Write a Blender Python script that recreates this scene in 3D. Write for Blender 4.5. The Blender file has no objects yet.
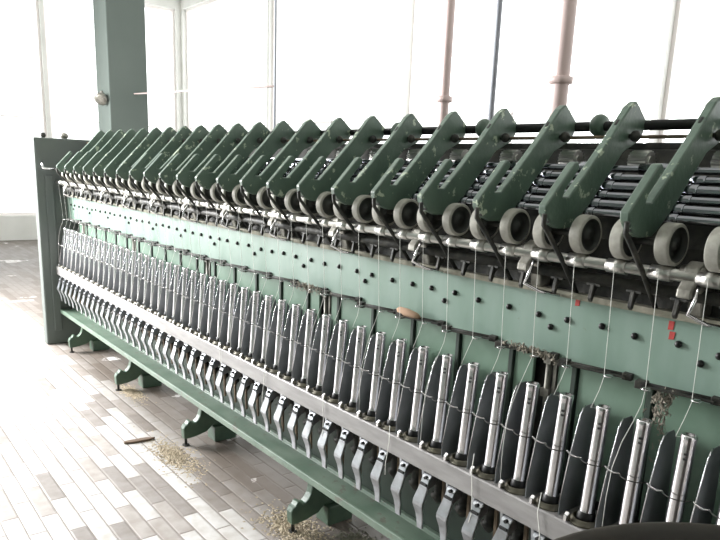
import bpy, math, random
from mathutils import Vector, Matrix
random.seed(7)
scn = bpy.context.scene
COL = scn.collection
PI = math.pi

# ------------------------------------------------------------------ mesh builder
class MB:
    def __init__(s):
        s.v = []; s.f = []; s.m = []; s.s = []
    def add(s, vs, fs, mi=0, sm=False):
        o = len(s.v); s.v += [tuple(p) for p in vs]
        for f in fs:
            s.f.append([i + o for i in f]); s.m.append(mi); s.s.append(sm)
        return s
    def box(s, x0, x1, y0, y1, z0, z1, mi=0):
        vs = [(x, y, z) for z in (z0, z1) for y in (y0, y1) for x in (x0, x1)]
        return s.add(vs, [(0, 2, 3, 1), (4, 5, 7, 6), (0, 1, 5, 4), (2, 6, 7, 3), (0, 4, 6, 2), (1, 3, 7, 5)], mi)
    def prism(s, prof, x0, x1, mi=0, axis='x'):
        """closed (a,b) outline swept along an axis; outline concave allowed (ngon)"""
        n = len(prof)
        area = sum(prof[i][0]*prof[(i+1) % n][1] - prof[(i+1) % n][0]*prof[i][1] for i in range(n))
        if area < 0: prof = prof[::-1]
        if axis == 'x': P = lambda t, a, b: (t, a, b)
        elif axis == 'y': P = lambda t, a, b: (b, t, a)
        else: P = lambda t, a, b: (a, b, t)
        vs = [P(x0, a, b) for a, b in prof] + [P(x1, a, b) for a, b in prof]
        fs = [tuple(range(n))[::-1], tuple(range(n, 2*n))]
        for i in range(n):
            j = (i + 1) % n
            fs.append((i, j, n + j, n + i))
        return s.add(vs, fs, mi)
    def lathe(s, prof, p, d, n=20, mi=0, sm=True, caps=True):
        """prof = [(t along d, radius)], first/last radius 0 closes it"""
        d = Vector(d).normalized(); p = Vector(p)
        a = d.orthogonal().normalized(); b = d.cross(a)
        vs = []; fs = []
        for t, r in prof:
            for k in range(n):
                an = 2*PI*k/n
                vs.append(p + d*t + (a*math.cos(an) + b*math.sin(an))*r)
        for i in range(len(prof) - 1):
            for k in range(n):
                k2 = (k+1) % n
                fs.append((i*n+k, i*n+k2, (i+1)*n+k2, (i+1)*n+k))
        if caps:
            fs.append(tuple(range(n))[::-1]); fs.append(tuple((len(prof)-1)*n + k for k in range(n)))
        return s.add(vs, fs, mi, sm)
    def cyl(s, p, q, r, n=14, mi=0, r2=None):
        p = Vector(p); q = Vector(q); L = (q-p).length; r2 = r if r2 is None else r2
        o = len(s.f)
        s.lathe([(0, r), (L, r2)], p, q-p, n, mi)
        s.s[-1] = False; s.s[-2] = False
        return s
    def tube(s, pts, r, n=6, mi=0, taper=None):
        pts = [Vector(p) for p in pts]; vs = []; fs = []
        a = None
        for i, p in enumerate(pts):
            d = (pts[min(i+1, len(pts)-1)] - pts[max(i-1, 0)]).normalized()
            if a is None: a = d.orthogonal().normalized()
            else: a = (a - d*a.dot(d)).normalized()
            b = d.cross(a)
            rr = r if taper is None else r*taper[i]
            for k in range(n):
                an = 2*PI*k/n
                vs.append(p + (a*math.cos(an) + b*math.sin(an))*rr)
        for i in range(len(pts)-1):
            for k in range(n):
                k2 = (k+1) % n
                fs.append((i*n+k, i*n+k2, (i+1)*n+k2, (i+1)*n+k))
        fs.append(tuple(range(n))[::-1]); fs.append(tuple((len(pts)-1)*n + k for k in range(n)))
        return s.add(vs, fs, mi, True)
    def ball(s, c, r, n=12, mi=0, sz=1.0, d=(0, 0, 1)):
        pr = [(-r*math.cos(PI*i/8)*sz, max(1e-4, r*math.sin(PI*i/8))) for i in range(9)]
        return s.lathe(pr, c, d, n, mi)
    def build(s, name, mats, parent=None, at=(0, 0, 0), bevel=0, seg=2):
        me = bpy.data.meshes.new(name)
        me.from_pydata(s.v, [], s.f)
        for m in (mats if isinstance(mats, (list, tuple)) else [mats]): me.materials.append(m)
        me.polygons.foreach_set('material_index', s.m)
        me.polygons.foreach_set('use_smooth', s.s)
        me.update()
        o = bpy.data.objects.new(name, me); COL.objects.link(o)
        put(o, parent, at)
        if bevel:
            b = o.modifiers.new('bevel', 'BEVEL'); b.width = bevel; b.segments = seg; b.limit_method = 'ANGLE'; b.angle_limit = 0.7
            b.harden_normals = False
        return o

BASE = {}
def put(o, parent, at):
    """at = wanted world position of the origin (roots never rotate unless leaf)"""
    o.parent = parent
    pb = BASE.get(parent.name, Vector((0, 0, 0))) if parent else Vector((0, 0, 0))
    o.location = Vector(at) - pb
    BASE[o.name] = Vector(at)

def empty(name, at):
    o = bpy.data.objects.new(name, None); COL.objects.link(o)
    o.empty_display_size = 0.1
    put(o, None, at); return o

def tag(o, label=None, cat=None, group=None, kind=None):
    if label: o['label'] = label
    if cat: o['category'] = cat
    if group: o['group'] = group
    if kind: o['kind'] = kind
    return o

def dup(o, parent, at):
    """copy of an object with copies of its children, at a world position"""
    c = o.copy(); COL.objects.link(c)
    base = BASE[o.name]
    put(c, parent, at)
    for ch in list(o.children):
        dup(ch, c, Vector(at) + (BASE[ch.name] - base))
    return c

# ------------------------------------------------------------------ materials
def srgb(r, g, b):
    f = lambda c: (c/255/12.92) if c/255 <= .04045 else ((c/255+.055)/1.055)**2.4
    return (f(r), f(g), f(b), 1)

def mat(name, col, rough=.5, metal=0, noise=0, nscale=8, col2=None, bump=0, bscale=40, spec=.5, stretch=None, chips=None, chipamt=.66, coat=0):
    m = bpy.data.materials.new(name); m.use_nodes = True
    nt = m.node_tree; N = nt.nodes; L = nt.links
    b = N['Principled BSDF']
    b.inputs['Base Color'].default_value = col; b.inputs['Roughness'].default_value = rough
    b.inputs['Metallic'].default_value = metal; b.inputs['Specular IOR Level'].default_value = spec
    if coat: b.inputs['Coat Weight'].default_value = coat
    tc = N.new('ShaderNodeTexCoord'); geo = N.new('ShaderNodeNewGeometry')
    src = geo.outputs['Position']
    if stretch:
        mp = N.new('ShaderNodeMapping'); mp.inputs['Scale'].default_value = stretch
        L.new(src, mp.inputs['Vector']); src = mp.outputs['Vector']
    last = None
    if noise or col2:
        n = N.new('ShaderNodeTexNoise'); n.inputs['Scale'].default_value = nscale; n.inputs['Detail'].default_value = 5
        L.new(src, n.inputs['Vector'])
        r = N.new('ShaderNodeValToRGB'); r.color_ramp.elements[0].position = .33; r.color_ramp.elements[1].position = .7
        r.color_ramp.elements[0].color = col
        r.color_ramp.elements[1].color = col2 if col2 else tuple(min(1, c*(1+noise)) for c in col[:3]) + (1,)
        L.new(n.outputs['Fac'], r.inputs['Fac']); last = r.outputs['Color']
    if chips:
        n2 = N.new('ShaderNodeTexNoise'); n2.inputs['Scale'].default_value = 26; n2.inputs['Detail'].default_value = 6; n2.inputs['Roughness'].default_value = .6
        L.new(geo.outputs['Position'], n2.inputs['Vector'])
        r2 = N.new('ShaderNodeValToRGB'); r2.color_ramp.elements[0].position = chipamt; r2.color_ramp.elements[1].position = chipamt + .03
        r2.color_ramp.elements[0].color = (0, 0, 0, 1)
        L.new(n2.outputs['Fac'], r2.inputs['Fac'])
        mx = N.new('ShaderNodeMix'); mx.data_type = 'RGBA'
        L.new(r2.outputs['Color'], mx.inputs['Factor'])
        if last: L.new(last, mx.inputs['A'])
        else: mx.inputs['A'].default_value = col
        mx.inputs['B'].default_value = chips
        last = mx.outputs['Result']
    if last: L.new(last, b.inputs['Base Color'])
    if bump:
        nb = N.new('ShaderNodeTexNoise'); nb.inputs['Scale'].default_value = bscale; nb.inputs['Detail'].default_value = 4
        L.new(src, nb.inputs['Vector'])
        bp = N.new('ShaderNodeBump'); bp.inputs['Strength'].default_value = bump; bp.inputs['Distance'].default_value = .01
        L.new(nb.outputs['Fac'], bp.inputs['Height']); L.new(bp.outputs['Normal'], b.inputs['Normal'])
    return m

M = {}
M['arm'] = mat('arm_green_paint', srgb(72, 90, 78), .36, col2=srgb(88, 106, 93), nscale=9, chips=srgb(158, 170, 148), chipamt=.615, bump=.12, bscale=60)
M['beam'] = mat('beam_pale_green_paint', srgb(102, 128, 113), .4, col2=srgb(130, 150, 140), nscale=5, stretch=(1.2, 1, .35), chips=srgb(110, 125, 108), chipamt=.68, bump=.06, bscale=30)
M['panel'] = mat('panel_green_paint', srgb(100, 126, 108), .42, col2=srgb(120, 144, 128), nscale=6, bump=.05)
M['dusty'] = mat('dusty_ledge', srgb(112, 112, 98), .9, col2=srgb(140, 136, 122), nscale=30, bump=.4)
M['plank'] = mat('footboard_green_paint', srgb(86, 106, 91), .42, col2=srgb(108, 124, 110), nscale=7, chips=srgb(96, 98, 88), chipamt=.6, bump=.1)
M['foot'] = mat('foot_green_paint', srgb(58, 80, 66), .42, col2=srgb(76, 96, 78), nscale=10, bump=.15)
M['end'] = mat('end_box_green_paint', srgb(84, 90, 88), .7, col2=srgb(90, 97, 90), nscale=3, bump=.05)
M['dark'] = mat('dark_oily_metal', srgb(38, 40, 38), .6, .3, col2=srgb(64, 62, 56), nscale=30, bump=.3)
M['darkgreen'] = mat('dark_green_casing', srgb(38, 52, 44), .6, col2=srgb(52, 66, 56), nscale=8)
M['black'] = mat('black_metal', srgb(26, 26, 26), .45, .2)
M['steel'] = mat('polished_steel', (.78, .77, .78, 1), .2, 1, noise=0)
M['tube'] = mat('bobbin_aluminium', (.86, .83, .86, 1), .2, 1, col2=(.93, .91, .94, 1), nscale=14, stretch=(1, 1, .15), bump=.02, bscale=12)
M['roller'] = mat('drafting_steel', (.34, .35, .38, 1), .1, 1)
M['front'] = mat('front_roller_steel', (.62, .61, .58, 1), .32, 1, bump=.1, bscale=200)
M['lever'] = mat('brake_lever_metal', (.44, .46, .49, 1), .34, 1, col2=(.30, .31, .32, 1), nscale=25)
M['cast'] = mat('grey_cast_metal', srgb(140, 138, 130), .5, .5, col2=srgb(104, 102, 94), nscale=35, bump=.3)
M['rail'] = mat('rail_worn_grey', srgb(128, 126, 125), .45, .2, col2=srgb(150, 148, 147), nscale=7, stretch=(1, 1, 5), chips=srgb(150, 128, 108), chipamt=.72, bump=.08)
M['rubber'] = mat('grey_rubber', srgb(142, 140, 132), .7, col2=srgb(170, 168, 158), nscale=40, bump=.15)
M['rubber_in'] = mat('dark_roller_cap', srgb(34, 36, 34), .5, .1, col2=srgb(54, 54, 50), nscale=20)
M['sep'] = mat('separator_blue_grey', srgb(122, 126, 128), .4, .1, col2=srgb(98, 102, 104), nscale=10)
M['brass'] = mat('ring_brassy', srgb(112, 108, 94), .45, .5, col2=srgb(84, 80, 70), nscale=40)
M['tape'] = mat('brown_tape', srgb(112, 96, 76), .8, col2=srgb(84, 72, 58), nscale=20)
M['yarn'] = mat('white_yarn', srgb(232, 232, 226), .8)
M['red'] = mat('red_paint', srgb(170, 54, 48), .6)
M['white'] = mat('white_frame', srgb(240, 234, 232), .5)
M['wall'] = mat('pale_plaster', srgb(228, 228, 224), .85, col2=srgb(216, 217, 212), nscale=2)
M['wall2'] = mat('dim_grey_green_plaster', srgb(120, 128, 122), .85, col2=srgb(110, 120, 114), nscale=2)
M['column'] = mat('column_green', srgb(82, 91, 86), .8, col2=srgb(86, 95, 90), nscale=2)
M['pipe'] = mat('pipe_pinkish', srgb(196, 176, 172), .5)
M['pipeg'] = mat('pipe_grey', srgb(140, 144, 152), .5)
M['can'] = mat('can_black_fibre', srgb(38, 36, 30), .55, col2=srgb(52, 46, 38), nscale=9, bump=.1)
M['canin'] = mat('can_brown_inside', srgb(70, 54, 42), .7)
M['lint'] = mat('beige_lint', srgb(176, 164, 142), .95, col2=srgb(132, 120, 100), nscale=45, bump=.8, bscale=90)
M['fluff'] = mat('grey_fluff', srgb(150, 144, 132), .95)
M['dirt'] = mat('brown_wood', srgb(96, 80, 66), .8, noise=.4)
M['orange'] = mat('tan_cloth', srgb(176, 146, 122), .9)

def glass_mat():
    m = bpy.data.materials.new('window_glass'); m.use_nodes = True
    nt = m.node_tree; N = nt.nodes; L = nt.links
    for n in list(N):
        if n.type != 'OUTPUT_MATERIAL': N.remove(n)
    out = [n for n in N if n.type == 'OUTPUT_MATERIAL'][0]
    t = N.new('ShaderNodeBsdfTransparent'); t.inputs['Color'].default_value = (.96, .97, .96, 1)
    g = N.new('ShaderNodeBsdfGlossy'); g.inputs['Roughness'].default_value = .05
    mx = N.new('ShaderNodeMixShader'); mx.inputs['Fac'].default_value = .05
    L.new(t.outputs[0], mx.inputs[1]); L.new(g.outputs[0], mx.inputs[2]); L.new(mx.outputs[0], out.inputs['Surface'])
    return m
M['glass'] = glass_mat()

def floor_mat():
    m = bpy.data.materials.new('floor_brick_tiles'); m.use_nodes = True
    nt = m.node_tree; N = nt.nodes; L = nt.links; b = N['Principled BSDF']
    geo = N.new('ShaderNodeNewGeometry')
    sp = N.new('ShaderNodeSeparateXYZ'); L.new(geo.outputs['Position'], sp.inputs[0])
    def mth(op, a, b2=None, c=None):
        n = N.new('ShaderNodeMath'); n.operation = op
        for i, q in enumerate((a, b2, c)):
            if q is None: continue
            if isinstance(q, (int, float)): n.inputs[i].default_value = q
            else: L.new(q, n.inputs[i])
        return n.outputs[0]
    W, H, ST = .32, .0735, .135
    v = mth('DIVIDE', sp.outputs['Y'], H)
    row = mth('FLOOR', v); fv = mth('SUBTRACT', v, row)
    u0 = mth('ADD', sp.outputs['X'], mth('MULTIPLY', row, ST))
    u = mth('DIVIDE', mth('ADD', u0, 40), W)
    colm = mth('FLOOR', u); fu = mth('SUBTRACT', u, colm)
    cm = N.new('ShaderNodeCombineXYZ'); L.new(row, cm.inputs[0]); L.new(colm, cm.inputs[1])
    wn = N.new('ShaderNodeTexWhiteNoise'); wn.noise_dimensions = '3D'; L.new(cm.outputs[0], wn.inputs['Vector'])
    ramp = N.new('ShaderNodeValToRGB'); ramp.color_ramp.interpolation = 'CONSTANT'
    es = ramp.color_ramp.elements
    cols = [(0, (172, 166, 162)), (.2, (204, 202, 200)), (.5, (214, 212, 210)), (.74, (190, 186, 184)), (.87, (148, 142, 138))]
    es[0].position = 0; es[0].color = srgb(*cols[0][1]); es[1].position = cols[1][0]; es[1].color = srgb(*cols[1][1])
    for p, c in cols[2:]:
        e = es.new(p); e.color = srgb(*c)
    L.new(wn.outputs['Value'], ramp.inputs['Fac'])
    nz = N.new('ShaderNodeTexNoise'); nz.inputs['Scale'].default_value = 14; nz.inputs['Detail'].default_value = 6; L.new(geo.outputs['Position'], nz.inputs['Vector'])
    dr = N.new('ShaderNodeValToRGB'); dr.color_ramp.elements[0].position = .3; dr.color_ramp.elements[0].color = (.66, .62, .57, 1); dr.color_ramp.elements[1].position = .62; dr.color_ramp.elements[1].color = (1, 1, 1, 1)
    L.new(nz.outputs['Fac'], dr.inputs['Fac'])
    mx = N.new('ShaderNodeMix'); mx.data_type = 'RGBA'; mx.blend_type = 'MULTIPLY'; mx.inputs['Factor'].default_value = .7
    L.new(ramp.outputs['Color'], mx.inputs['A']); L.new(dr.outputs['Color'], mx.inputs['B'])
    # grout
    eu = mth('MULTIPLY', mth('MINIMUM', fu, mth('SUBTRACT', 1, fu)), W)
    ev = mth('MULTIPLY', mth('MINIMUM', fv, mth('SUBTRACT', 1, fv)), H)
    e = mth('MINIMUM', eu, ev)
    g = mth('LESS_THAN', e, .0035)
    m2 = N.new('ShaderNodeMix'); m2.data_type = 'RGBA'; L.new(g, m2.inputs['Factor']); L.new(mx.outputs['Result'], m2.inputs['A'])
    m2.inputs['B'].default_value = srgb(138, 130, 124)
    # dusty, oily dirt patches plus painted shade on the floor under the machine
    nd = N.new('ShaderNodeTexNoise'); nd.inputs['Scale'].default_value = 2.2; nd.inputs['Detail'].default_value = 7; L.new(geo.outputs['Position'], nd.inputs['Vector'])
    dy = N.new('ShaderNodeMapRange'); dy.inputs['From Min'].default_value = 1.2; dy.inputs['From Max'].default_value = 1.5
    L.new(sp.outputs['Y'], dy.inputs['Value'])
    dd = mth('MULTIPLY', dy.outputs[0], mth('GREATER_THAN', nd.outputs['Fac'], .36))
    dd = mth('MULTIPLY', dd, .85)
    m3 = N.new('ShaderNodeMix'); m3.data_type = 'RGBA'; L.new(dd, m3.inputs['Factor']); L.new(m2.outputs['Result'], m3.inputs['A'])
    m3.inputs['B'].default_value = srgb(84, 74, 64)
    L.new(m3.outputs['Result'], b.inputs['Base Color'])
    b.inputs['Roughness'].default_value = .5
    bp = N.new('ShaderNodeBump'); bp.inputs['Strength'].default_value = .5; bp.inputs['Distance'].default_value = .004
    hh = mth('ADD', mth('MINIMUM', mth('MULTIPLY', e, 120), 1), mth('MULTIPLY', wn.outputs['Value'], .6))
    L.new(mth('ADD', hh, mth('MULTIPLY', nz.outputs['Fac'], .5)), bp.inputs['Height']); L.new(bp.outputs['Normal'], b.inputs['Normal'])
    return m
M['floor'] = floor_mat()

# ------------------------------------------------------------------ constants of the machine
G = .113                                   # spindle gauge
SX = [-.6875 - G*k for k in range(-2, 47)]  # spindle positions, near to far
AX0 = -1.0689; AP = .2262
XN, XF = .35, -6.0                         # near and far end of the frame
R0 = Vector((-2.8, 1.6, 0))
frame = empty('spinning_frame', R0)
tag(frame, 'long green ring spinning frame with a row of slanted arms above rows of spindles', 'spinning machine')

# --- head-stock box at the far end
o = MB().box(-6.10, -6.0, 1.335, 1.90, .0, 1.69).build('end_box', M['end'], frame, (0, 0, 0), .012)
tag(o, 'plain dark green gearing box closing the far end')
MB().box(-6.0, -5.985, 1.40, 1.46, .12, 1.40).build('trim_strip', M['end'], o, (0, 0, 0), .004)
MB().tube([(-5.98, 1.38, 1.50), (-5.95, 1.378, 1.48), (-5.95, 1.38, 1.455), (-5.95, 1.42, 1.45), (-5.95, 1.48, 1.452)], .009, 8).build('shift_handle', M['steel'], o)
MB().ball((-6.05, 1.42, 1.71), .022).cyl((-6.05, 1.42, 1.68), (-6.05, 1.42, 1.71), .012).build('oil_cap', M['dark'], o)
MB().ball((-6.05, 1.58, 1.712), .032, sz=.8).cyl((-6.05, 1.58, 1.68), (-6.05, 1.58, 1.71), .02).build('oil_cap', M['cast'], o)
MB().box(XN, XN + .5, 1.335, 1.90, 0, 1.69).build('end_box', M['end'], frame, (0, 0, 0), .012)

# --- roller beam: the pale green board with bolts
beam = MB().box(XF, XN, 1.56, 1.63, 1.052, 1.246).build('roller_beam', M['beam'], frame, (0, 0, 0), .004)
tag(beam, 'pale green painted beam studded with bolts')
MB().box(XF, XN, 1.540, 1.66, 1.236, 1.252).build('dusty_ledge', M['dusty'], beam)
bolt = None; k = 0
x = -.13
while x > -5.9:
    p = (x + random.uniform(-.012, .012), 1.56, 1.173 + random.uniform(-.004, .004))
    if bolt is None:
        bolt = MB().lathe([(0, .009), (.004, .009), (.007, .0075), (.010, .004)], (0, 0, 0), (0, -1, 0), 10).build('bolt', M['black'], beam, p)
    else: dup(bolt, beam, p)
    if k % 4 == 1: dup(bolt, beam, (x - .05, 1.56, 1.142))
    x -= .1064; k += 1
for (px, pz, h) in ((-1.06, 1.215, .03), (-.795, 1.205, .022), (-.79, 1.182, .02)):
    mb = MB(); mb.prism([(pz, px - .007), (pz + .002, px + .006), (pz + h, px + .008), (pz + h, px - .006)], 1.5585, 1.5601, axis='y')
    mb.build('paint_mark', M['red'], beam)

# --- back cover panels with dark posts, behind the tubes
MB().box(XF, XN, 1.625, 1.64, .62, 1.06).build('backing_sheet', M['dark'], frame)
pan = {}
def prep(name, at, make):
    if name in pan: return dup(pan[name], frame, at)
    pan[name] = make(at); return pan[name]
PP = .226
for k in range(-4, 22):
    xp = -.836 - PP*k                      # dark post, panel on its far side
    if not (XF + .03 < xp < XN - .05): continue
    prep('post', (xp, 1.582, 0), lambda at: MB().box(-.008, .008, 0, .03, .68, 1.07).build('panel_post', M['darkgreen'], frame, at, .002))
    if xp - PP < XF: continue
    if (k - 1) % 5 == 0:
        prep('pa', (xp - .034, 1.59, 0), lambda at: MB().box(-.024, .024, 0, .012, .68, 1.052).build('cover_panel', M['panel'], frame, at, .003))
        prep('pb', (xp - .180, 1.59, 0), lambda at: MB().box(-.036, .036, 0, .012, .68, 1.052).build('cover_panel', M['panel'], frame, at, .003))
        prep('rod', (xp - .086, 1.585, 0), lambda at: MB().cyl((0, 0, .68), (0, 0, 1.05), .009, 10).box(-.014, .014, -.012, .01, .93, .955).box(-.012, .012, -.012, .01, 1.03, 1.06).box(.016, .026, .0, .02, .68, 1.05).build('lifting_rod', M['cast'], frame, at))
    else:
        prep('p', (xp - PP/2, 1.59, 0), lambda at: MB().box(-.101, .101, 0, .012, .68, 1.052).build('cover_panel', M['panel'], frame, at, .003))

# --- thread guides: hinged dark pieces with wire eyes under the beam
tg = None
for i in range(0, len(SX) - 1, 2):
    xm = (SX[i] + SX[i+1])/2
    if tg is None:
        mb = MB()
        mb.cyl((-.100, 0, 0), (.092, 0, 0), .006, 8)
        mb.box(-.085, .085, -.020, .010, -.004, .0)
        mb.box(-.098, -.07, -.012, .012, -.012, .008); mb.box(.075, .10, -.010, .012, -.010, .008)
        tg = mb.build('thread_guide', M['dark'], frame, (xm, 1.536, 1.066), .0015, 1)
        for sgn in (-1, 1):
            pts = [(sgn*G/2 + dx, dy, dz) for dx, dy, dz in ((0, 0, -.004), (0, -.03, .0), (-.010, -.040, .002), (-.012, -.052, .002), (0, -.060, .002), (.010, -.052, .002), (.004, -.042, .002))]
            MB().tube(pts, .0018, 5).build('wire_eye', M['steel'], tg, (xm, 1.536, 1.066))
        tg.rotation_euler = (0, 0, .20)
    else: dup(tg, frame, (xm, 1.536, 1.066 + random.uniform(-.003, .003)))

# --- spindle rail and everything on it
rail = MB().prism([(1.44, .599), (1.44, .662), (1.444, .666), (1.57, .666), (1.57, .650), (1.455, .650), (1.455, .599)], XF, XN).build('spindle_rail', M['rail'], frame)
tag(rail, 'worn grey metal rail carrying the spindles')
proto = {}
def rep(name, make, parent, at):
    if name not in proto: proto[name] = make(at)
    else: return dup(proto[name], parent, at)
    return proto[name]
def mk_ring(at):
    o = MB().lathe([(0, .030), (0, .041), (.006, .041), (.008, .036), (.014, .036), (.016, .031), (.014, .029), (0, .029)], (0, 0, 0), (0, 0, 1), 20, caps=False).build('spindle_ring', M['brass'], frame, at)
    mb = MB().prism([(-.030, 0), (-.052, .004), (-.05, .022), (-.04, .030), (-.032, .014)], -.034, -.022)
    mb.build('yarn_cleaner', M['steel'], o, at, .002, 1)
    return o
def mk_sep(at):
    prof = [(-.050, .004), (-.050, .05), (-.028, .173), (.001, .290), (.008, .303), (.020, .311), (.054, .312), (.070, .292), (.074, .004)]
    o = MB().prism(prof, -.001, .001).build('separator_plate', M['sep'], frame, at)
    pts = [(0, -.051, .05), (0, -.029, .173), (0, .0, .290), (0, .008, .304), (0, .020, .312)]
    MB().tube(pts, .0018, 6).build('rolled_edge', M['steel'], o, at)
    return o
def mk_balloon(at):
    pts = []
    for i in range(21):
        a = math.radians(205 + 140*i/20)
        pts.append((.036*math.cos(a), .036*math.sin(a), 0))
    pts = [(-.056, -.046, .018), (-.050, -.040, .009), (-.042, -.028, .001)] + pts
    o = MB().tube(pts[2:], .0015, 6).build('balloon_ring', M['dark'], frame, at)
    MB().tube(pts[:5], .0030, 6, taper=(.6, 1, 1, .9, .6)).build('ring_tip', M['steel'], o, at)
    return o
def mk_lever(at):
    mb = MB()
    mb.prism([(.0, -.008), (-.012, -.010), (-.024, -.020), (-.034, -.050), (-.028, -.060), (.008, -.045), (.014, .0)], -.017, .019, 0)
    mb.prism([(-.016, .0), (.004, .0), (.004, -.05), (-.010, -.05)], -.030, -.017, 0)
    F = [(-.030, -.046, .019, -.001), (-.034, -.066, .021, -.004), (-.040, -.090, .0235, -.008), (-.0445, -.104, .0235, -.010), (-.0445, -.116, .023, -.012), (-.037, -.134, .021, -.015), (-.028, -.155, .018, -.018), (-.022, -.180, .015, -.020), (-.018, -.215, .012, -.022)]
    vs = []; fs = []
    for (y, z, hw, cx) in F:
        vs += [(cx - hw, y, z), (cx + hw, y, z), (cx + hw, y + .010, z), (cx - hw, y + .010, z)]
    for i in range(len(F) - 1):
        a = i*4; b2 = a + 4
        for j in range(4):
            j2 = (j+1) % 4
            fs.append((a + j, b2 + j, b2 + j2, a + j2))
    fs.append((0, 1, 2, 3)); n = (len(F)-1)*4; fs.append((n+3, n+2, n+1, n))
    mb.add(vs, fs, 0, False)
    o = mb.build('brake_lever', M['lever'], frame, at, .002, 1)
    MB().box(-.012, .016, -.0355, -.02, -.044, -.036).build('lever_slot', M['black'], o, at)
    MB().cyl((.004, -.031, -.018), (.004, -.02, -.018), .0055, 8).build('pivot_pin', M['black'], o, at)
    return o
def mk_whorl(at):
    return MB().lathe([(0, .010), (.02, .024), (.03, .026), (.034, .016), (.075, .015), (.08, .026), (.10, .022), (.17, .012)], (0, 0, -.175), (0, 0, 1), 14).build('spindle_whorl', M['dark'], frame, at)
def mk_tape(at):
    return MB().prism([(0, 0), (.008, 0), (.014, -.2), (.006, -.2)], -.006, .006).build('drive_tape', M['tape'], frame, at)
for i, x in enumerate(SX):
    rep('ring', mk_ring, frame, (x, 1.487, .666))
    rep('sep', mk_sep, frame, (x - G/2 - .008, 1.509, .652))
    rep('bal', mk_balloon, frame, (x, 1.500, .838))
    rep('lev', mk_lever, frame, (x + .004, 1.462, .600))
    rep('who', mk_whorl, frame, (x + .002, 1.505, .648))
    rep('tap', mk_tape, frame, (x + .047, 1.478, .60))

# --- foot board along the front
plank = MB().prism([(1.450, .268), (1.450, .297), (1.456, .299), (1.468, .299), (1.470, .293), (1.560, .293), (1.562, .307), (1.580, .307), (1.580, .268)], XF, XN).build('footboard', M['plank'], frame, (0, 0, 0), .002)
tag(plank, 'green painted step board running along the front')

# --- dark casing of the drive drum under the rail, and back plate
MB().box(XF, XN, 1.582, 1.86, .27, .60).build('drum_casing', M['darkgreen'], frame)
MB().box(XF, XN, 1.86, 1.90, .27, 1.40).build('back_cover', M['darkgreen'], frame)

# --- feet
ft = None
for kx in range(0, 5):
    x = -1.15 - 1.13*kx
    if ft is None:
        prof = [(1.425, .045), (1.421, .105), (1.430, .122), (1.442, .128), (1.452, .143), (1.462, .147), (1.472, .140), (1.480, .130), (1.492, .132), (1.508, .145), (1.520, .165), (1.526, .19), (1.529, .23), (1.529, .269),
                (1.60, .269), (1.86, .269), (1.86, .045), (1.83, .045), (1.80, .10), (1.66, .13), (1.60, .10), (1.56, .065), (1.50, .05), (1.46, .045)]
        ft = MB().prism(prof, -.022, .022).build('machine_foot', M['foot'], frame, (x, 0, 0), .005)
        for yy in (1.441, 1.843):
            MB().cyl((0, yy, .0), (0, yy, .006), .020, 10).cyl((0, yy, 0), (0, yy, .06), .008, 8).build('levelling_screw', M['dark'], ft, (x, 0, 0))
        mb = MB().prism([(1.60, .269), (1.60, .09), (1.72, .09), (1.72, .269)], -.05, .0225)
        mb.box(-.05, .05, 1.595, 1.73, 0, .0905)
        mb.build('leg_pedestal', M['foot'], ft, (x, 0, 0), .006)
    else: dup(ft, frame, (x, 0, 0))

# --- dark bed under the drafting rollers
MB().prism([(1.570, 1.252), (1.575, 1.40), (1.60, 1.455), (1.66, 1.515), (1.76, 1.575), (1.80, 1.585), (1.825, 1.635), (1.86, 1.640), (1.86, 1.252)], XF, XN).build('roller_bed', M['dark'], frame)

# --- long rollers (each one a part)
def rod(name, y, z, r, m, lab=None, n=14, segs=None):
    mb = MB().cyl((XF, y, z), (XN, y, z), r, n)
    if segs:
        for xa, xb, rr in segs: mb.cyl((xa, y, z), (xb, y, z), rr, n)
    o = mb.build(name, m, frame)
    if lab: tag(o, lab)
    return o
fsegs = [(x - .026, x + .026, .0175) for x in SX]
rod('front_roller', 1.492, 1.3465, .014, M['front'], 'bright steel roller under the rubber rollers', segs=fsegs)
for (y, z, r) in ((1.566, 1.466, .0095), (1.590, 1.487, .0115), (1.617, 1.509, .0095), (1.644, 1.532, .0125), (1.675, 1.556, .010)):
    segs = []
    for j in range(30):
        xa = AX0 + AP*(4 - j)
        segs.append((xa - .025, xa + .025, r + .003))
    rod('drafting_roller', y, z, r, M['roller'], segs=segs)
rod('feed_roller', 1.700, 1.580, .009, M['roller'], segs=[(AX0 + AP*(4-j) + .06, AX0 + AP*(4-j) + .15, .016) for j in range(30)])
rod('clearer_roller', 1.525, 1.302, .015, M['dark'])
rod('weight_bar', 1.800, 1.700, .014, M['black'], 'dark bar passing behind the arm tips')
MB().box(XF, XN, 1.845, 1.865, 1.636, 1.656).build('creel_rail', M['dark'], frame)
MB().cyl((XF, 1.74, 1.665), (XN, 1.74, 1.665), .005, 8).build('tie_rod', M['tape'], frame)

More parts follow.
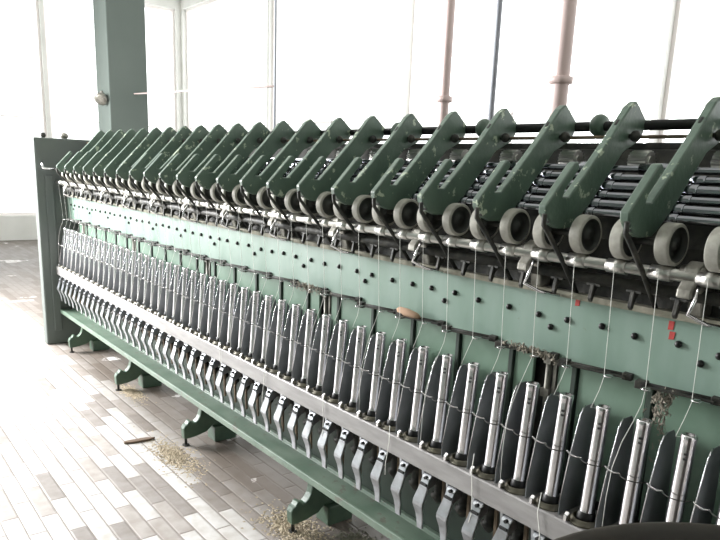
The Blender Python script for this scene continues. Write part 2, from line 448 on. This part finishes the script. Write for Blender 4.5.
# --- pressure arms with their rubber rollers
PROF = [(1.394, 1.481), (1.397, 1.462), (1.421, 1.436), (1.455, 1.424), (1.500, 1.424), (1.520, 1.437), (1.580, 1.488), (1.638, 1.553), (1.702, 1.622), (1.770, 1.655),
        (1.790, 1.680), (1.797, 1.712), (1.741, 1.757), (1.735, 1.758), (1.713, 1.744), (1.636, 1.657), (1.545, 1.563), (1.486, 1.504), (1.460, 1.504), (1.464, 1.518), (1.514, 1.572), (1.515, 1.583), (1.504, 1.592), (1.494, 1.587)]
arm = None; NA = 26
for j in range(NA):
    x = AX0 + AP*(3 - j)
    at = (x, 1.46, 1.43)
    if x > XN - .1 or x < XF + .25: continue
    if arm is None:
        P = [(a - 1.46, b - 1.43) for a, b in PROF]
        arm = MB().prism(P, -.024, .001).build('pressure_arm', M['arm'], frame, at, .004)
        # slotted openings on the upper edge
        mb = MB()
        for t in (.22, .42, .70):
            mb = MB()
            a = Vector((0, 1.560, 1.565)).lerp(Vector((0, 1.713, 1.746)), t) - Vector((0, 1.46, 1.43))
            b2 = a + Vector((0, .0117, .0135))
            mb.add([(-.015, a.y - .0012, a.z + .0012), (-.008, a.y - .0012, a.z + .0012), (-.008, b2.y - .0012, b2.z + .0012), (-.015, b2.y - .0012, b2.z + .0012),
                    (-.015, a.y + .004, a.z - .004), (-.008, a.y + .004, a.z - .004), (-.008, b2.y + .004, b2.z - .004), (-.015, b2.y + .004, b2.z - .004)],
                   [(0, 1, 2, 3), (7, 6, 5, 4), (0, 4, 5, 1), (1, 5, 6, 2), (2, 6, 7, 3), (3, 7, 4, 0)])
            mb.build('arm_slot', M['black'], arm, at)
        mb = MB()
        q0, q1 = Vector((0, 1.3975 - 1.46, 1.4745 - 1.43)), Vector((0, 1.4185 - 1.46, 1.4385 - 1.43)); nn = Vector((0, -.0012, -.0007))
        mb.prism([((q0+nn).y, (q0+nn).z), ((q1+nn).y, (q1+nn).z), ((q1-nn*3).y, (q1-nn*3).z), ((q0-nn*3).y, (q0-nn*3).z)], -.020, -.003)
        mb.build('toe_socket', M['black'], arm, at)
        mb = MB().tube([(.0, -.068, .030), (-.004, -.062, .004), (.002, -.045, -.02), (.004, .02, -.09), (.004, .095, -.178)], .0065, 8)
        mb.build('tension_rod', M['dark'], arm, at)
        # rubber rollers on both sides
        for sgn in (-1, 1):
            for e in (1,):
                mb = MB()
                c = (sgn*G/2, .030, -.016)
                w = .0165
                prof = [(-w + .006, .0001), (-w + .006, .034), (-w, .038), (-w, .0455), (-w + .0005, .0465), (-w + .0025, .0485), (-w + .0035, .0487), (w - .0035, .0487), (w - .0025, .0485), (w - .0005, .0465), (w, .0455), (w, .0445), (w, .040)]
                mb.lathe(prof, c, (1, 0, 0), 32, 0, caps=False)
                mb.lathe([(w, .040), (w - .002, .038), (w - .008, .036), (w - .008, .014), (w - .002, .012), (w - .002, .0001)], c, (1, 0, 0), 32, 1, caps=False)
                mb.build('pressing_roller', [M['rubber'], M['rubber_in']], arm, at)
        mb = MB().cyl((-G/2, .030, -.016), (G/2, .030, -.016), .008, 10)
        mb.build('roller_axle', M['dark'], arm, at)
        mb = MB(); nr = 36
        mb.prism([(.277 + (.0285 if q % 2 else .0245)*math.cos(2*PI*q/nr), .172 + (.0285 if q % 2 else .0245)*math.sin(2*PI*q/nr)) for q in range(nr)], .010, .062)
        mb.cyl((.0, .277, .172), (.010, .277, .172), .009, 8).cyl((.062, .277, .172), (.066, .277, .172), .014, 12)
        mb.build('ribbed_roller', M['front'], arm, at)
        mb = MB().ball((.018, .262, .236), .015).cyl((.0, .262, .236), (.02, .262, .236), .006)
        mb.build('ball_knob', M['dark'], arm, at)
    else:
        a = dup(arm, frame, at)
    if j % 2 == 1:
        def mk_knob(at2):
            return MB().lathe([(-.022, .010), (-.018, .026), (-.006, .033), (.006, .033), (.018, .026), (.022, .010)], (0, 0, 0), (1, 0, 0), 16).build('bar_clamp', M['arm'], frame, at2, 0)
        rep('knob', mk_knob, frame, (x - .148, 1.800, 1.702))
        def mk_stand(at2):
            mb = MB().prism([(.07, -.045), (.07, .02), (.03, .03), (.018, .075), (-.006, .082), (-.030, .070), (-.034, .040), (-.050, .020), (-.052, .0), (-.036, .002), (-.026, .020), (-.008, .022), (.006, -.01), (.012, -.03), (.014, -.045)], -.018, .018)
            o = mb.build('roller_stand', M['cast'], frame, at2, .005)
            MB().lathe([(-.03, .012), (-.028, .02), (.028, .02), (.03, .012)], (0, -.012, .052), (1, 0, 0), 14).build('bearing_cap', M['cast'], o, at2)
            MB().tube([(.02, -.03, .03), (.03, -.055, .0), (.02, -.06, -.03), (.05, -.03, -.05), (.08, .02, -.06)], .005, 6).build('hook', M['steel'], o, at2)
            return o
        rep('stand', mk_stand, frame, (x - AP/2, 1.515, 1.300))
for i in range(0, len(SX), 1):
    def mk_clip(at2):
        mb = MB().box(-.020, .022, -.010, .03, -.018, .012).prism([(-.012, -.012), (-.02, -.05), (-.012, -.06), (.0, -.03), (.02, -.014)], -.006, .006)
        return mb.build('clearer_bracket', M['dark'], frame, at2, .002, 1)
    rep('clip', mk_clip, frame, (SX[i] + .035, 1.525, 1.302))

# ------------------------------------------------------------------ metal tubes on the spindles
ONES = ['', 'first', 'second', 'third', 'fourth', 'fifth', 'sixth', 'seventh', 'eighth', 'ninth', 'tenth', 'eleventh', 'twelfth', 'thirteenth', 'fourteenth',
        'fifteenth', 'sixteenth', 'seventeenth', 'eighteenth', 'nineteenth']
TENS = {20: 'twenty', 30: 'thirty', 40: 'forty', 50: 'fifty'}
TH = {20: 'twentieth', 30: 'thirtieth', 40: 'fortieth', 50: 'fiftieth'}
def ordinal(n):
    if n < 20: return ONES[n]
    t = n//10*10
    return TH[t] if n == t else TENS[t] + '-' + ONES[n - t]
tube = None
for i, x in enumerate(SX):
    at = (x, 1.489, .684)
    if tube is None:
        prof = [(0, .0215), (.006, .0200), (.03, .0196), (.276, .0182), (.286, .0184), (.291, .0192), (.298, .0192), (.302, .0182), (.302, .0145), (.282, .0140)]
        tube = MB().lathe(prof, (0, 0, 0), (0, 0, 1), 28).build('bobbin_tube', M['tube'], None, at)
        MB().lathe([(-.018, .020), (-.016, .024), (-.004, .024), (.0, .0235), (.012, .0225), (.014, .021)], (0, 0, 0), (0, 0, 1), 24).build('base_collar', M['black'], tube, at)
        mb = MB()
        for zz in (.268, .256):
            mb.box(.003, .011, -.0192, -.0150, zz - .012, zz - .007)
        mb.build('slot', M['black'], tube, at)
        t = tube
    else: t = dup(tube, None, at)
    t.rotation_euler = (-.066, 0, 0)
    if i < 2: lab = 'polished bare metal bobbin tube past the right edge of the photo, %s one out' % ordinal(2 - i)
    else: lab = 'polished bare metal bobbin tube, %s from the near right end of the row' % ordinal(i - 1)
    if i == 2: lab = 'polished bare metal bobbin tube nearest the right edge, above the dark can rim'
    if i == len(SX) - 1: lab = 'farthest bare metal bobbin tube, beside the end box at the left end'
    tag(t, lab, 'bobbin', 'bare metal tubes on the spindles')

# ------------------------------------------------------------------ yarn
for i, x in enumerate(SX):
    j1, j2, j3 = random.uniform(-.006, .006), random.uniform(-.008, .008), random.uniform(-.01, .006)
    p = [(x + .004, 1.470, 1.352), (x + .002, 1.482, 1.20), (x, 1.492, 1.066), (x - .004 + j1, 1.484, 1.03), (x - .012 + j1, 1.470, .985)]
    if i % 3 == 0:
        p += [(x - .024, 1.458 + j2*.3, .93), (x - .036, 1.452, .86), (x - .040, 1.450, .78), (x - .038 + j3*.5, 1.448, .69)]
    else:
        p += [(x - .004, 1.478, .985), (x, 1.4895, .965)]
    o = MB().tube([Vector(q) - Vector(p[-1]) for q in p], .00075, 5).build('yarn_strand', M['yarn'], None, p[-1])
    yl = 'thin white yarn running from the rollers down to the %s metal tube from the right' % ordinal(i - 1) if i > 1 else 'thin white yarn past the right edge of the photo, %s one out' % ordinal(2 - i)
    tag(o, yl, 'yarn', 'white yarn strands running down to the tubes')
# loose yarn ends hanging over the rail
for n, (x, z1, z2, w) in enumerate(((-1.27, .74, .50, .012), (-1.66, .70, .52, -.006), (-2.06, .70, .50, .008), (-2.52, .70, .49, -.01), (-1.02, .72, .49, .016), (-2.95, .70, .50, .006))):
    p = [(x, 1.4335, z1), (x - w*.3, 1.4325, z1 - .06), (x + w*.6, 1.432, .6), (x + w, 1.428, (z2 + .6)/2), (x + w*.2, 1.424, z2)]
    o = MB().tube([Vector(q) - Vector(p[-1]) for q in p], .0013, 5).build('loose_yarn', M['yarn'], None, p[-1])
    tag(o, 'loose white yarn end hanging in front of the grey rail, %s from the right' % ordinal([2, 3, 4, 5, 1, 6][n]), 'yarn', 'loose yarn ends over the grey rail')

# tan cloth strip tucked under the beam
mb = MB().lathe([(-.05, .004), (-.04, .012), (0, .015), (.04, .012), (.055, .006)], (0, 0, 0), (1, .1, -.1), 10)
o = mb.build('rag', M['orange'], None, (-1.70, 1.523, 1.078)); tag(o, 'small tan cloth roll tucked under the pale green beam', 'rag')

def fluff(x, y, z, sx, sz, n, seed, lab):
    rnd = random.Random(seed); mb = MB()
    for q in range(n):
        c = Vector((rnd.gauss(0, sx), rnd.gauss(0, .005), -abs(rnd.gauss(0, sz))))
        r = rnd.uniform(.003, .008)
        p = [c + Vector((rnd.uniform(-r, r), rnd.uniform(-r, r), rnd.uniform(-r, r)*1.6)) for _ in range(4)]
        mb.tube(p, rnd.uniform(.0006, .0022), 4)
    o = mb.build('fluff_clump', M['fluff'], None, (x, y, z)); tag(o, lab, 'fluff', kind='stuff')
fluff(-.770, 1.524, 1.068, .012, .055, 130, 11, 'dusty grey fluff clump hanging under the beam at the right')
fluff(-1.16, 1.512, 1.080, .045, .008, 120, 12, 'whitish fluff caught on the thread guides above the black opening')
fluff(-2.30, 1.512, 1.080, .045, .012, 110, 13, 'whitish fluff caught on the thread guides at mid length')

# ------------------------------------------------------------------ foreground can
CX, CY, CR, CH = -.132, .715, .368, 1.062
can = MB()
can.lathe([(0, .0001), (0, CR - .02), (.01, CR - .012), (CH - .05, CR - .004), (CH - .045, CR + .004), (CH - .006, CR + .006), (CH, CR), (CH, CR - .006), (CH - .008, CR - .014), (CH - .06, CR - .016)], (0, 0, 0), (0, 0, 1), 72, 0, caps=False)
can.lathe([(CH - .06, CR - .016), (CH - .30, CR - .018), (.02, CR - .03), (.02, .0001)], (0, 0, 0), (0, 0, 1), 72, 1, caps=False)
can = can.build('sliver_can', [M['can'], M['canin']], None, (CX, CY, 0))
tag(can, 'dark round open-topped can whose rim shows at the bottom right corner', 'can')
MB().lathe([(CH - .22, CR - .004), (CH - .215, CR + .004), (CH - .185, CR + .004), (CH - .18, CR - .004)], (0, 0, 0), (0, 0, 1), 72).build('hoop', M['black'], can, (CX, CY, 0))

# ------------------------------------------------------------------ things on the floor
def lump(name, cx, cy, rx, ry, h, seed, m, num=1100):
    """scattered fluff: many tiny flat irregular tufts lying on the tiles"""
    rnd = random.Random(seed); mb = MB()
    for q in range(num):
        r = abs(rnd.gauss(0, .5)); a = rnd.uniform(0, 2*PI)
        px, py = rx*r*math.cos(a), ry*r*math.sin(a)
        sz = rnd.uniform(.003, .0105)*(1.25 - min(1, r)*.6); hh = h*rnd.uniform(.25, 1)*max(.15, 1 - r)
        n = 6; ph = rnd.uniform(0, 6); vs = [(px, py, hh)]
        for k in range(n):
            an = ph + 2*PI*k/n; rr = sz*rnd.uniform(.5, 1.4)
            vs.append((px + rr*math.cos(an)*1.3, py + rr*math.sin(an), 0))
        mb.add(vs, [(0, 1 + k, 1 + (k+1) % n) for k in range(n)] + [tuple(range(n, 0, -1))], 0, False)
    return mb.build(name, m, None, (cx, cy, 0.0005))
tag(lump('lint_pile', -3.30, 1.33, .36, .13, .010, 1, M['lint']), 'sandy beige lint scattered before the second visible foot from the right', 'lint', kind='stuff')
tag(lump('lint_pile', -2.32, 1.46, .26, .15, .012, 2, M['lint']), 'sandy beige lint heaped around the nearest visible foot', 'lint', kind='stuff')
tag(lump('lint_pile', -2.02, 1.62, .16, .10, .03, 3, M['dusty']), 'grey fluff drift under the machine beside the nearest foot', 'lint', kind='stuff')
tag(lump('lint_pile', -4.45, 1.50, .22, .07, .012, 4, M['lint']), 'pale lint scattered round the third visible foot from the right', 'lint', kind='stuff')
mb = MB().prism([(-.09, -.012), (-.04, -.022), (.05, -.018), (.085, .0), (.04, .018), (-.05, .018), (-.085, .012)], 0, .012, axis='z')
o = mb.build('wood_splinter', M['dirt'], None, (-3.60, 1.25, 0.0), .003, 1); o.rotation_euler = (0, 0, 1.45); tag(o, 'dark brown splinter of wood lying on the bright tiles', 'splinter')

# ------------------------------------------------------------------ the hall
def st(o): o['kind'] = 'structure'; return o
XL, XR, YB, YF, ZC = -14.0, 3.2, 6.0, -1.7, 4.7
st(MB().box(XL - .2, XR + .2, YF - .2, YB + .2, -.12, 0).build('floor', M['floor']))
st(MB().box(XL - .2, XR + .2, YF - .2, YB + .2, ZC, ZC + .15).build('ceiling', M['wall']))
st(MB().box(XR, XR + .2, YF, YB, 0, ZC).build('wall_right', M['wall']))
wn = [0]
def wall(name, axis, c0, c1, a, b, wins, z0, z1, portal_dir, mull, skip_wall=False):
    """wall in the plane axis=c0..c1 spanning a..b with window openings"""
    mb = MB()
    def bx(u0, u1, za, zb):
        if axis == 'y': mb.box(u0, u1, c0, c1, za, zb)
        else: mb.box(c0, c1, u0, u1, za, zb)
    bx(a, b, 0, z0); bx(a, b, z1, ZC)
    e = [a] + [q for w in wins for q in w] + [b]
    for i in range(0, len(e), 2):
        if e[i+1] - e[i] > .01: bx(e[i], e[i+1], z0, z1)
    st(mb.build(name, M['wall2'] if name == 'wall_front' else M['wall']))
    for (u0, u1) in wins:
        wn[0] += 1
        cm = (c0 + c1)/2; f = MB(); t = .03
        def bar(ua, ub, za, zb, d=.03):
            if axis == 'y': f.box(ua, ub, cm - d, cm + d, za, zb)
            else: f.box(cm - d, cm + d, ua, ub, za, zb)
        bar(u0, u0 + .04, z0, z1); bar(u1 - .04, u1, z0, z1); bar(u0 + .05, u1 - .05, z0, z0 + .05); bar(u0 + .05, u1 - .05, z1 - .05, z1)
        n = max(1, round((u1 - u0)/mull))
        for k in range(1, n):
            u = u0 + (u1 - u0)*k/n; bar(u - .009, u + .009, z0 + .05, z1 - .05, .012)
        bar(u0 + .05, u1 - .05, 2.205, 2.23, .012)
        o = st(f.build('window_%d' % wn[0], M['white']))
        g = MB()
        if axis == 'y': g.box(u0 + .04, u1 - .04, cm - .003, cm + .003, z0 + .04, z1 - .04)
        else: g.box(cm - .003, cm + .003, u0 + .04, u1 - .04, z0 + .04, z1 - .04)
        g.build('window_pane', M['glass'], o)
        # daylight portal in the opening
        li = bpy.data.lights.new('daylight_portal', 'AREA'); li.shape = 'RECTANGLE'; li.size = u1 - u0; li.size_y = z1 - z0
        li.cycles.is_portal = True
        lo = bpy.data.objects.new('daylight_portal', li); COL.objects.link(lo)
        um = (u0 + u1)/2; zm = (z0 + z1)/2
        lo.location = (um, cm + portal_dir*.12, zm) if axis == 'y' else (cm + portal_dir*.12, um, zm)
        d = Vector((0, portal_dir, 0)) if axis == 'y' else Vector((portal_dir, 0, 0))
        lo.rotation_euler = d.to_track_quat('-Z', 'Z').to_euler()
wall('wall_back', 'y', YB, YB + .2, XL, XR, [(-13.9, -10.53), (-10.47, -7.03), (-6.97, -3.53), (-3.47, -.13), (-.07, 3.1)], 1.0, 4.5, -1, 1.7)
wall('wall_left', 'x', XL - .2, XL, YF, YB, [(-1.6, .88), (.94, 3.37), (3.43, 5.9)], .45, 4.5, 1, 1.2)
wall('wall_front', 'y', YF - .2, YF, XL, XR, [(-9.4, -6.8), (-6.5, -4.2)], 1.0, 4.0, 1, 1.5)

# column and pipes between machine and windows
col = MB().box(-.225, .225, -.225, .225, 0, ZC).build('column', M['column'], None, (-8.575, 2.925, 0), .01)
tag(col, 'square green painted column behind the far end of the machine', 'column')
o = MB().cyl((0, .02, 0), (0, .0, 0), .04, 12).cyl((0, .01, 0), (.16, -.02, -.03), .02, 10).lathe([(0, .02), (.03, .06), (.09, .075), (.10, .05)], (.15, -.02, -.02), (.5, -.5, -.7), 16).build('lamp', M['cast'], None, (-8.60, 2.68, 2.28))
tag(o, 'small grey bracket lamp on the green column', 'lamp')
def pipe(x, y, r, m, lab, flange=None):
    mb = MB().cyl((0, 0, 0), (0, 0, ZC), r, 16)
    if flange: mb.lathe([(-.02, r), (-.015, r + .018), (.015, r + .018), (.02, r)], (0, 0, flange), (0, 0, 1), 16)
    mb.lathe([(0, r + .03), (.01, r + .03), (.012, r)], (0, 0, 0), (0, 0, 1), 16)
    o = mb.build('pipe', m, None, (x, y, 0)); tag(o, lab, 'pipe'); return o
pipe(-3.125, 3.0, .029, M['pipe'], 'pinkish vertical pipe with a collar, left of the grey pipe', 1.98)
pipe(-2.74, 3.0, .016, M['pipeg'], 'slim grey vertical pipe between the two pinkish pipes')
pipe(-2.285, 3.0, .042, M['pipe'], 'thickest pinkish vertical pipe, rightmost behind the machine', 2.03)
pipe(-5.13, 3.0, .010, M['pipeg'], 'thin grey vertical pipe above the middle of the machine')
o = MB().cyl((-3.22, 0, 0), (0, 0, -.12), .008, 8).build('overhead_wire', M['pipe'], None, (-5.13, 2.99, 2.30)); tag(o, 'thin horizontal wire crossing before the windows right of the column', 'wire')

# ------------------------------------------------------------------ light
w = bpy.data.worlds.new('World'); scn.world = w; w.use_nodes = True
bg = w.node_tree.nodes['Background']; bg.inputs['Color'].default_value = (.98, .98, 1.0, 1); bg.inputs['Strength'].default_value = 3.0
def area(name, loc, target, sx, sy, p, col=(1, 1, 1)):
    li = bpy.data.lights.new(name, 'AREA'); li.shape = 'RECTANGLE'; li.size = sx; li.size_y = sy; li.energy = p; li.color = col
    o = bpy.data.objects.new(name, li); COL.objects.link(o); o.location = loc
    o.rotation_euler = (Vector(target) - Vector(loc)).to_track_quat('-Z', 'Z').to_euler(); return o
area('window_daylight', (-7.8, YF + .45, 2.5), (-4.0, .8, .1), 2.6, 2.6, 1200, (1, .99, 1))

# ------------------------------------------------------------------ camera
cam = bpy.data.cameras.new('camera'); co = bpy.data.objects.new('camera', cam); COL.objects.link(co)
Rm = Matrix(((0.6167848, -0.20559493, 0.75980736), (0.78604453, 0.11015948, -0.60827534), (0.04135834, 0.97241741, 0.22955147)))
co.matrix_world = Matrix.Translation((0, 0, 1.55)) @ Rm.to_4x4()
cam.sensor_width = 36; cam.lens = 34.0; cam.shift_x = -10/720; cam.shift_y = 60/720; cam.clip_start = .05
scn.camera = co
vs = scn.view_settings
scn.display_settings.display_device = 'sRGB'
vs.view_transform = 'Standard'; vs.look = 'None'; vs.gamma = 1; vs.exposure = 0.0; vs.use_curve_mapping = False
